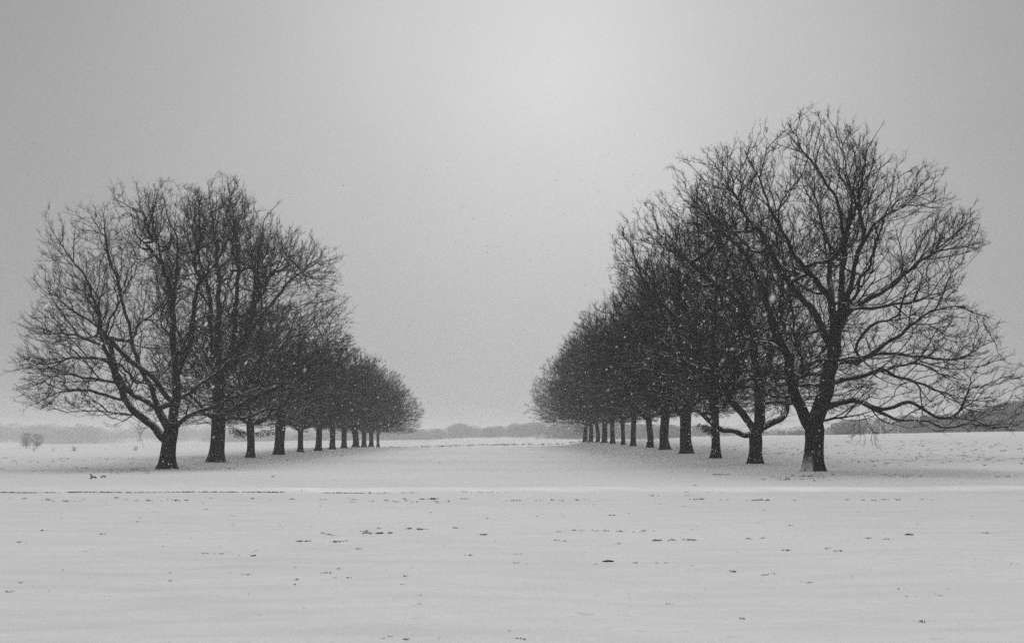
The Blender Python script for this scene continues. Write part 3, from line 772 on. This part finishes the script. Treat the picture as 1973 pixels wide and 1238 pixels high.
def small_tree(name, px, D, H, W_, n, seed, label, cat, group=None):
    X = at(px, 860, D)[0]; z = float(ground_z(X, D)); base = np.array([X, D, z])
    r_ = np.random.default_rng(seed); e = bpy.data.objects.new(name, None); C.objects.link(e); e.location = base; tag(e, label, cat, group)
    V_, F_ = prisms(np.array([[0, 0, -.1], [0, 0, H*.25]]), np.array([[0, 0, H*.25], [.05*H, 0, H*.7]]), np.array([.035*H, .026*H]), np.array([.026*H, .01*H]))
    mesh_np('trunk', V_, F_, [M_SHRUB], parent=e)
    az = r_.uniform(0, 6.28, n); hh = r_.random(n); rad = np.sqrt(r_.random(n))*W_*np.sqrt(np.clip(1-((hh-.45)/.6)**2, .05, 1))
    c = np.stack([np.cos(az)*rad, np.sin(az)*rad, H*(.12+.82*hh)], 1)
    d = nrm(np.stack([np.cos(az)*.6, np.sin(az)*.6, np.full(n, .8)], 1)+r_.normal(scale=.4, size=(n, 3))); l = H*.13*r_.uniform(.5, 1.3, (n, 1))
    A_ = [c-d*l*.5]; B_ = [c+d*l*.5]
    s0 = np.tile([0, 0, H*.15], (n//6, 1)); A_.append(s0); B_.append((c[:n//6]))
    A_ = np.vstack(A_); B_ = np.vstack(B_)
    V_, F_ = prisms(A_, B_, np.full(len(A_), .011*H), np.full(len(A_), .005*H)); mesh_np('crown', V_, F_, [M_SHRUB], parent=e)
GB = 'small shrubs dotted over the far left field'
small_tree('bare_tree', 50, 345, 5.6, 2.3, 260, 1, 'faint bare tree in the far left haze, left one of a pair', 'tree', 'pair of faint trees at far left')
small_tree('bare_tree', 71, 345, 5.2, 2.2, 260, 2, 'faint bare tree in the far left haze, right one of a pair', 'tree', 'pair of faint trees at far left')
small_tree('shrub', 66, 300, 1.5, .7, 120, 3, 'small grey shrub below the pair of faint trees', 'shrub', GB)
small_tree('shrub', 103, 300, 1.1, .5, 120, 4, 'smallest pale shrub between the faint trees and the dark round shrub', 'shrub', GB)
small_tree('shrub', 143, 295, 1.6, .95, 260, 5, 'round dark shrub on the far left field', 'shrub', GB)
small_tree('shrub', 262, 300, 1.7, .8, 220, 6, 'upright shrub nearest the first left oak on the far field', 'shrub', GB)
# pale posts standing before the belt of wood
M_POST = mat('pale_post', .55)
def post(px, D, py_top, label):
    X = at(px, 835, D)[0]; z = float(ground_z(X, D)); H = at(px, py_top, D)[2]-z
    V_, F_ = [], []
    def cyl(x, z0, z1, ra, rb, off):
        th = np.arange(8)/8*6.283
        a = np.stack([x+ra*np.cos(th), ra*np.sin(th), 0*th+z0], 1); b = np.stack([x+rb*np.cos(th), rb*np.sin(th), 0*th+z1], 1)
        k = np.arange(8); f = np.stack([k, (k+1) % 8, (k+1) % 8+8, k+8], 1); return np.vstack([a, b]), f+off
    v1, f1 = cyl(0, -.1, H, .11, .08, 0); v2, f2 = cyl(0, H-.02, H+.08, .14, .03, 16); v3, f3 = cyl(0, -.05, .35, .16, .15, 32)
    o = mesh_np('pole', np.vstack([v1, v2, v3]), np.vstack([f1, f2, f3]), [M_POST]); o.location = (X, D, z)
    tag(o, label, 'pole', 'pale poles before the right hand wood')
post(1697, 235, 806, 'pale pole before the wood, left one of the pair right of the largest oak')
post(1731, 235, 803, 'pale pole before the wood, right one of the pair right of the largest oak')
post(1515, 240, 822, 'short pale pole seen between the two nearest right trunks')

# ------------------------------------------------------------------ grass, clods and sticks poking out of the snow
M_GRASS = mat('wet_grass', .085); M_TURF = mat('dark_turf', .035)
def tufts(pts, sizes, seed, blades=9):
    r = np.random.default_rng(seed); pts = np.asarray(pts); sizes = np.asarray(sizes)
    c = np.repeat(pts, blades, 0); s_ = np.repeat(sizes, blades)
    n = len(c); off = r.normal(size=(n, 2))*np.stack([s_*.8, s_*.7], 1)
    x = c[:, 0]+off[:, 0]; y = c[:, 1]+off[:, 1]; z = ground_z(x, y)-.004
    a = r.uniform(0, 6.28, n); lean = r.uniform(.2, 1.3, n); h = s_*r.uniform(.3, 1.05, n)
    w_ = .0035+s_*.05
    base = np.stack([x, y, z], 1); u = np.stack([np.cos(a+1.57), np.sin(a+1.57), 0*a], 1)*w_[:, None]
    mid = base + np.stack([np.cos(a)*lean*h*.4, np.sin(a)*lean*h*.4, h*.7], 1); tip = base + np.stack([np.cos(a)*lean*h*1.2, np.sin(a)*lean*h*1.2, h], 1)
    V_ = np.stack([base-u, base+u, mid+u*.7, tip, mid-u*.7], 1).reshape(-1, 3)
    f = np.arange(n)[:, None]*5+np.array([[0, 1, 2, 3, 4]])
    return V_, f
r = np.random.default_rng(12); pts = []; sz = []
def gpx(px, py):                       # the ground point seen there
    d = ray(px, py); t = (EYE[2]-0)/-d[2]
    for _ in range(6):
        p = EYE+d*t; t = (EYE[2]-float(ground_z(p[0], p[1])))/-d[2]
    return (EYE+d*t)[:2]
def line(y0, x0, x1, dens, size, wob=.12, gap=.5):
    w_ = Waves(int(y0*10), 5.0); n = int((x1-x0)*dens)
    x = r.uniform(x0, x1, n); k = w_(np.stack([x, 0*x+y0, 0*x], 1)) > gap; x = x[k]
    y = y0 + .22*np.sin(x*.13) + .12*np.sin(x*.37+1) + .06*np.sin(x*1.3) + r.normal(scale=wob, size=len(x))
    for a, b in zip(x, y): pts.append((a, b)); sz.append(size*r.uniform(.5, 1.4))
line(31.7, -19, -6, 30, .045, .06, -1.2)
line(31.9, -10.5, 9, 5, .045, .08, .3)
line(31.8, -10.5, -4, 14, .05, .05, .4)
line(27.4, -16, 2, 6, .035, .2, .35)
line(27.5, 2, 16, 3, .045, .14, .7)
line(25.2, -14, -8, 2, .035, .3, .6)
line(18.4, -7, 5, 4, .03, .16, .7)
line(18.0, 3, 10, 2.5, .025, .12, .8)
line(40.5, 8, 22, 9, .06, .7, .3)
line(45.4, 9, 13.2, 26, .05, .10, -.8)
line(42.6, 12, 26, 10, .05, .5, .2)
for (px, py, n, s_, sx, sy) in [(730,1024,44,.035,.45,.22),(640,1028,18,.035,.26,.10),(648,1043,18,.035,.24,.12),(620,1041,10,.04,.3,.05),(780,1018,24,.04,.5,.12),
        (400,1066,36,.022,.28,.02),(505,1070,14,.03,.10,.04),(630,1102,12,.03,.06,.02),(685,1113,12,.025,.08,.03),(470,1106,10,.025,.12,.02),(900,1068,14,.03,.12,.03),
        (935,1066,10,.025,.2,.03),(870,1017,10,.04,.1,.02),(920,1030,16,.035,.2,.05),(710,1056,10,.03,.12,.03),(1076,1040,14,.03,.06,.02),(1265,1041,14,.035,.1,.01),
        (1300,1041,26,.035,.25,.01),(1312,955,12,.05,.6,.05),(1185,992,8,.04,.2,.05),(1560,1058,20,.035,.22,.05),(1617,1062,10,.03,.06,.02),(1423,1102,12,.03,.07,.02),
        (1490,1106,16,.03,.14,.03),(1580,1122,20,.02,.16,.02),(1725,1134,14,.02,.12,.015),(1812,1147,26,.018,.22,.02),(1480,1037,14,.03,.25,.02),(1690,1038,14,.03,.3,.02),
        (1707,962,10,.05,.2,.04),(1895,1027,8,.035,.1,.02),(1857,1077,6,.03,.03,.02),(810,1163,8,.025,.03,.02),(765,1229,22,.02,.12,.02),(1010,1230,14,.02,.08,.03),
        (1180,1086,8,.02,.15,.02),(1262,1085,16,.03,.25,.03),(1010,1085,10,.02,.1,.02),(100,1021,8,.03,.1,.03),(325,1117,8,.02,.05,.02),(185,1028,10,.03,.08,.02),
        (1044,880,8,.07,.1,.1),(847,891,5,.07,.06,.06),(1140,876,10,.07,.15,.1),(1332,935,8,.05,.2,.05),(1937,919,10,.07,.08,.08),(1612,899,16,.07,.2,.1),
        (275,911,26,.06,.8,.2),(530,918,10,.06,.6,.1),(560,886,6,.07,.3,.2),(40,960,30,.05,1.2,.06),(130,962,20,.04,.5,.05),(620,962,50,.04,2.0,.12),(820,961,60,.05,1.2,.08)]:
    c = gpx(px, py)
    m = max(1, int(round(n/7))); cx_ = r.normal(scale=sx*.8, size=m); cy_ = r.normal(scale=max(sy, .05)*1.3, size=m)
    for _ in range(int(n*(.5 if py < 1050 else .32))):
        q = r.integers(m); pts.append((c[0]+cx_[q]+r.normal(scale=.045), c[1]+cy_[q]+r.normal(scale=.03))); sz.append(s_*r.uniform(.3, 1.0))
# scattered stubble where the snow lies thin
for _ in range(5200):
    y = r.uniform(36, 110); x = r.uniform(-45, 48)
    tm, _c = thin_map(np.array([x]), np.array([y]))
    if r.random() < (tm[0]-.30)*.9: pts.append((x, y)); sz.append(r.uniform(.04, .12))
for _ in range(60):
    y = 8+20*r.random()**.8; x = r.uniform(-.55, .55)*y
    pts.append((x, y)); sz.append(r.uniform(.012, .03))
for _ in range(150):                  # rough grass along the far edge of the near field
    px = r.uniform(740, 1120); y = 214+r.normal(scale=12); x = at(px, 857, y)[0]
    pts.append((x, y)); sz.append(r.uniform(.15, .4))
V_, F_ = tufts(pts, sz, 3)
tag(mesh_np('grass_stubble', V_, F_, [M_GRASS], smooth=False), 'dark grass blades and stubble poking through the thin snow', 'grass', kind='stuff')

def clod(px, py, w_, h, label, seed):
    """a dark turf clod with ragged edge"""
    import bmesh
    c = gpx(px, py); bm = bmesh.new(); bmesh.ops.create_icosphere(bm, subdivisions=3, radius=1)
    r_ = np.random.default_rng(seed); n1 = Waves(seed, 1.1); n2 = Waves(seed+3, .4)
    P_ = np.array([v.co[:] for v in bm.verts]); k = 1+.22*n1(P_)+.10*n2(P_)
    for v, q in zip(bm.verts, k): v.co = (v.co.x*q*w_, v.co.y*q*w_*.6, v.co.z*q*h + h*.2)
    me = bpy.data.meshes.new('turf_clod'); bm.to_mesh(me); bm.free(); me.materials.append(M_TURF)
    o = bpy.data.objects.new('turf_clod', me); C.objects.link(o); o.location = (c[0], c[1], float(ground_z(c[0], c[1])))
    tag(o, label, 'clod', 'dark turf clods lying on the snow')
clod(1172, 1081, .075, .014, 'dark turf clod in the foreground snow, nearer one', 1)
clod(1752, 1030, .075, .018, 'dark turf clod in the snow toward the right edge', 2)
clod(731, 1027, .07, .018, 'dark clod amid scattered grass left of centre', 3)
def stick(px0, px1, py, label, seed, fork=False):
    a = gpx(px0, py+.5); b = gpx(px1, py-.5); n = 8; r_ = np.random.default_rng(seed)
    t = np.linspace(0, 1, n); P_ = np.stack([a[0]+(b[0]-a[0])*t, a[1]+(b[1]-a[1])*t+.03*np.sin(t*5), 0*t], 1)
    P_[:, 2] = ground_z(P_[:, 0], P_[:, 1])+.03+.06*np.sin(t*3.1)
    A_ = P_[:-1]; B_ = P_[1:]
    if fork: A_ = np.vstack([A_, P_[2:3]]); B_ = np.vstack([B_, P_[2:3]+np.array([[-.12, .05, .14]])])
    V_, F_ = prisms(A_, B_, np.full(len(A_), .035), np.full(len(A_), .028)); o0 = P_[0].copy()
    o = mesh_np('fallen_branch', V_-o0, F_, [M_TWIG]); o.location = o0
    tag(o, label, 'branch', 'fallen branches left of the first oak')
stick(174, 186, 922, 'forked end of a fallen branch in the snow left of the first oak', 1, True)
stick(195, 204, 920, 'short fallen branch piece beyond the forked one', 2)

# ------------------------------------------------------------------ falling snow
M_FLAKE = bpy.data.materials.new('snowflake'); M_FLAKE.use_nodes = True
t = M_FLAKE.node_tree; b = t.nodes['Principled BSDF']; b.inputs['Base Color'].default_value = (.9, .9, .9, 1); b.inputs['Roughness'].default_value = 1
tr = t.nodes.new('ShaderNodeBsdfTranslucent'); tr.inputs[0].default_value = (.9, .9, .9, 1)
ms = t.nodes.new('ShaderNodeMixShader'); ms.inputs[0].default_value = .72
t.links.new(b.outputs[0], ms.inputs[1]); t.links.new(tr.outputs[0], ms.inputs[2]); t.links.new(ms.outputs[0], t.nodes['Material Output'].inputs[0])
r = np.random.default_rng(99)
n = 18000
y = 6 + 42*r.random(n)**.62; P_ = np.stack([r.uniform(-.62, .62, n)*(y+4), y, r.uniform(-.02, .36, n)*(y+2)], 1)
P_[:, 2] = np.maximum(P_[:, 2], .03)
size = np.exp(r.normal(math.log(.0068), .33, n))
big = [(1488,575,1.5,.011,.4),(368,428,2.6,.007,.1),(1410,672,2.4,.006,.9),(1392,694,2.6,.005,1.1),(587,713,2.4,.005,.7),(410,745,3.0,.0075,.3),(1474,606,2.4,.0055,1.3),
       (222,568,2.8,.006,.9),(1436,818,3.0,.007,.9),(1060,780,3.2,.004,1),(1250,690,3.2,.005,1),(1397,816,2.0,.005,1.2)]
P_ = np.vstack([P_, [at(a_[0], a_[1], a_[2]) for a_ in big]]); size = np.concatenate([size, [a_[3]*.55 for a_ in big]])
n = len(P_)
oct_ = np.array([[1, 0, 0], [-1, 0, 0], [0, 1, 0], [0, -1, 0], [0, 0, 1], [0, 0, -1.]]); of = np.array([[0, 2, 4], [2, 1, 4], [1, 3, 4], [3, 0, 4], [2, 0, 5], [1, 2, 5], [3, 1, 5], [0, 3, 5]])
Q = nrm(r.normal(size=(n, 3))); q2 = nrm(np.cross(Q, r.normal(size=(n, 3)))); q3 = np.cross(Q, q2)
long_ = nrm(np.array([.55, 0, .8]) + r.normal(scale=.35, size=(n, 3))); q2 = nrm(np.cross(long_, Q)); q3 = np.cross(long_, q2)
k = r.uniform(1.1, 2.2, (n, 1)); k[-len(big):] = 2.2
V_ = P_[:, None] + size[:, None, None]*(oct_[None, :, 0:1]*(long_*k)[:, None] + oct_[None, :, 1:2]*q2[:, None]*.9 + oct_[None, :, 2:3]*q3[:, None]*.7)
F_ = (np.arange(n)*6)[:, None, None]+of[None]
tag(mesh_np('falling_snow', V_.reshape(-1, 3), F_.reshape(-1, 3), [M_FLAKE], smooth=True), 'snowflakes falling through the air over the whole field', 'snow', kind='stuff')

# ------------------------------------------------------------------ haze
hz = bpy.data.materials.new('haze_air'); hz.use_nodes = True; t = hz.node_tree; t.nodes.clear()
o_ = t.nodes.new('ShaderNodeOutputMaterial'); pv = t.nodes.new('ShaderNodeVolumePrincipled')
pv.inputs['Color'].default_value = (.96, .96, .96, 1); pv.inputs['Density'].default_value = .00088; pv.inputs['Anisotropy'].default_value = 0
t.links.new(pv.outputs[0], o_.inputs['Volume'])
zb, zt = float(gz.min())-1.5, 34.0
X0, X1, Y0, Y1 = -2300, 2300, -80, 3100
vv = np.array([[x, y, z] for z in (zb, zt) for y in (Y0, Y1) for x in (X0, X1)], float)
ff = np.array([[0, 2, 3, 1], [4, 5, 7, 6], [0, 1, 5, 4], [2, 6, 7, 3], [0, 4, 6, 2], [1, 3, 7, 5]])
tag(mesh_np('haze', vv, ff, [hz], smooth=False), 'pale winter haze filling the air over the field', 'haze', kind='stuff')
